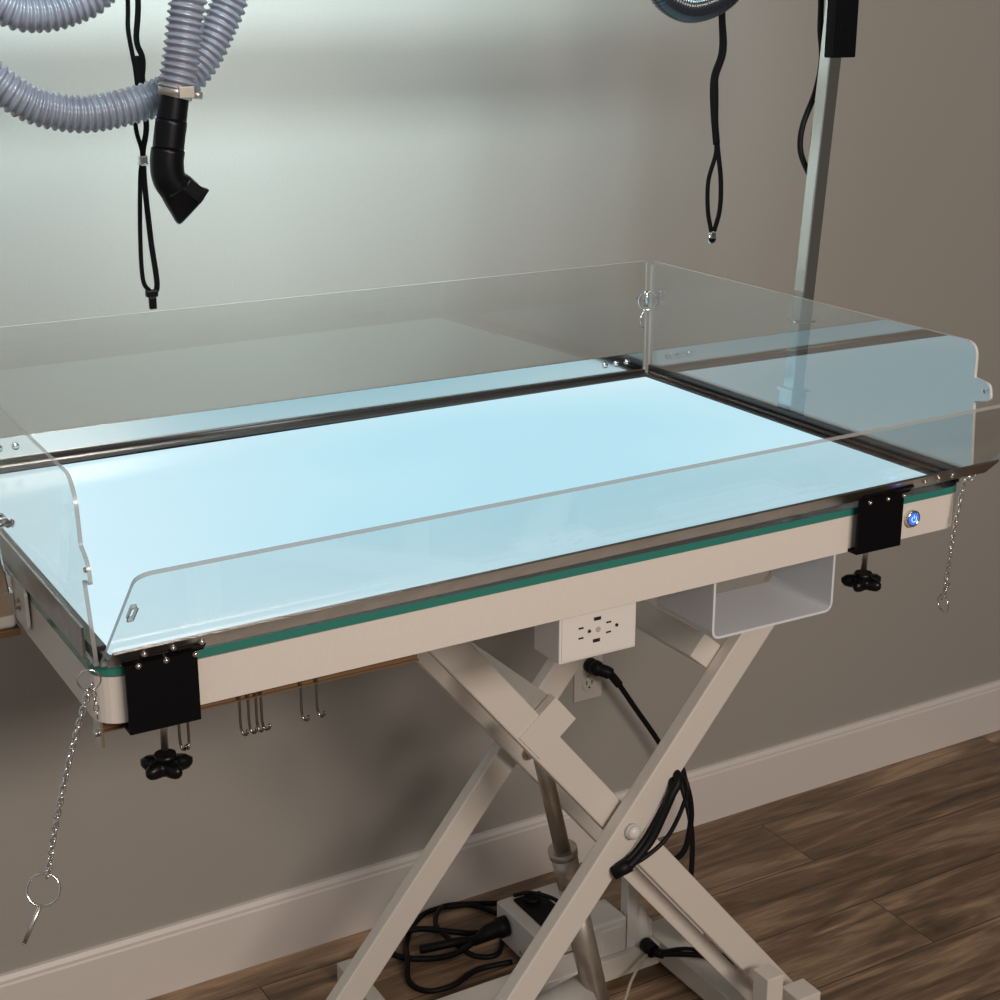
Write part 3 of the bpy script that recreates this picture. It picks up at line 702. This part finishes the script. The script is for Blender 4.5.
g.tube(catmull([(1.46, 2.47, zz), (1.36, 2.52, zz), (1.315, 2.50, zz+.01), (1.285, 2.455, zz+.013), (1.283, 2.415, zz+.013), (1.29, 2.37, zz+.01), (1.312, 2.335, zz), (1.352, 2.322, zz), (1.40, 2.38, zz)]), .0055, 10)
g.tube(catmull([(1.22, 2.40, .016), (1.25, 2.385, .022), (1.29, 2.37, .028), (1.312, 2.35, .035), (1.32, 2.335, .05)]), .009, 10)
g.build('cord', 'rubber', fc)

g = MB(); g.tube(catmull([(1.550, 2.10, .066), (1.515, 2.08, .060), (1.485, 2.06, .050), (1.45, 2.03, .040), (1.40, 2.00, .035), (1.36, 1.985, .05)]), .003, 8)
tag(g.build('string', 'rope'), 'thin pale string hanging down from beside the round black plug', 'string')

# ------------------------------------------------------------------ lights
def area(name, loc, target, sx, sy, power, col):
    l = bpy.data.lights.new(name, 'AREA'); l.shape = 'RECTANGLE'; l.size = sx; l.size_y = sy; l.energy = power; l.color = col
    o = bpy.data.objects.new(name, l); COL.objects.link(o); o.location = loc
    o.rotation_euler = (V(target)-V(loc)).to_track_quat('-Z', 'Y').to_euler(); return o
area('ceiling_lamp', (.9, -1.6, 2.62), (1.0, 2.2, .9), 1.8, .45, 84, (1.0, .88, .78))
tb = area('wall_glow_fill', (.55, .92, 2.66), (.55, 2.55, 1.74), 1.9, .17, 12.4, (.69, .94, 1.0))  # added fill, stands in for the table panel's cool glow on the wall
tb.data.spread = math.radians(54)
w = bpy.data.worlds.new('room_light'); SC.world = w; w.use_nodes = True
nt = w.node_tree; bg_ = nt.nodes['Background']; bg_.inputs[1].default_value = 1.0
tc = nt.nodes.new('ShaderNodeTexCoord'); sp = nt.nodes.new('ShaderNodeSeparateXYZ'); nt.links.new(tc.outputs['Generated'], sp.inputs[0])
rp_ = nt.nodes.new('ShaderNodeValToRGB')
mr = nt.nodes.new('ShaderNodeMapRange'); mr.inputs['From Min'].default_value = -1; mr.inputs['From Max'].default_value = 1
nt.links.new(sp.outputs[0], mr.inputs['Value']); nt.links.new(mr.outputs[0], rp_.inputs['Fac'])
rp_.color_ramp.elements[0].position = .1; rp_.color_ramp.elements[0].color = (.31, .32, .32, 1)
rp_.color_ramp.elements[1].position = .75; rp_.color_ramp.elements[1].color = (.09, .078, .068, 1)
nt.links.new(rp_.outputs['Color'], bg_.inputs[0])

# ------------------------------------------------------------------ camera
cam = bpy.data.cameras.new('camera'); co = bpy.data.objects.new('camera', cam); COL.objects.link(co)
f = 1582.0; cam.sensor_width = 36; cam.lens = 36*f/1000; cam.clip_start = .05
pitch = math.atan(512/f); yaw = math.radians(30.3)
co.location = (0, 0, 1.815); co.rotation_euler = (math.pi/2-pitch, 0, -yaw)
SC.camera = co
SC.view_settings.view_transform = 'Standard'; SC.view_settings.look = 'None'; SC.view_settings.gamma = 1
SC.view_settings.use_curve_mapping = False; SC.view_settings.exposure = 0
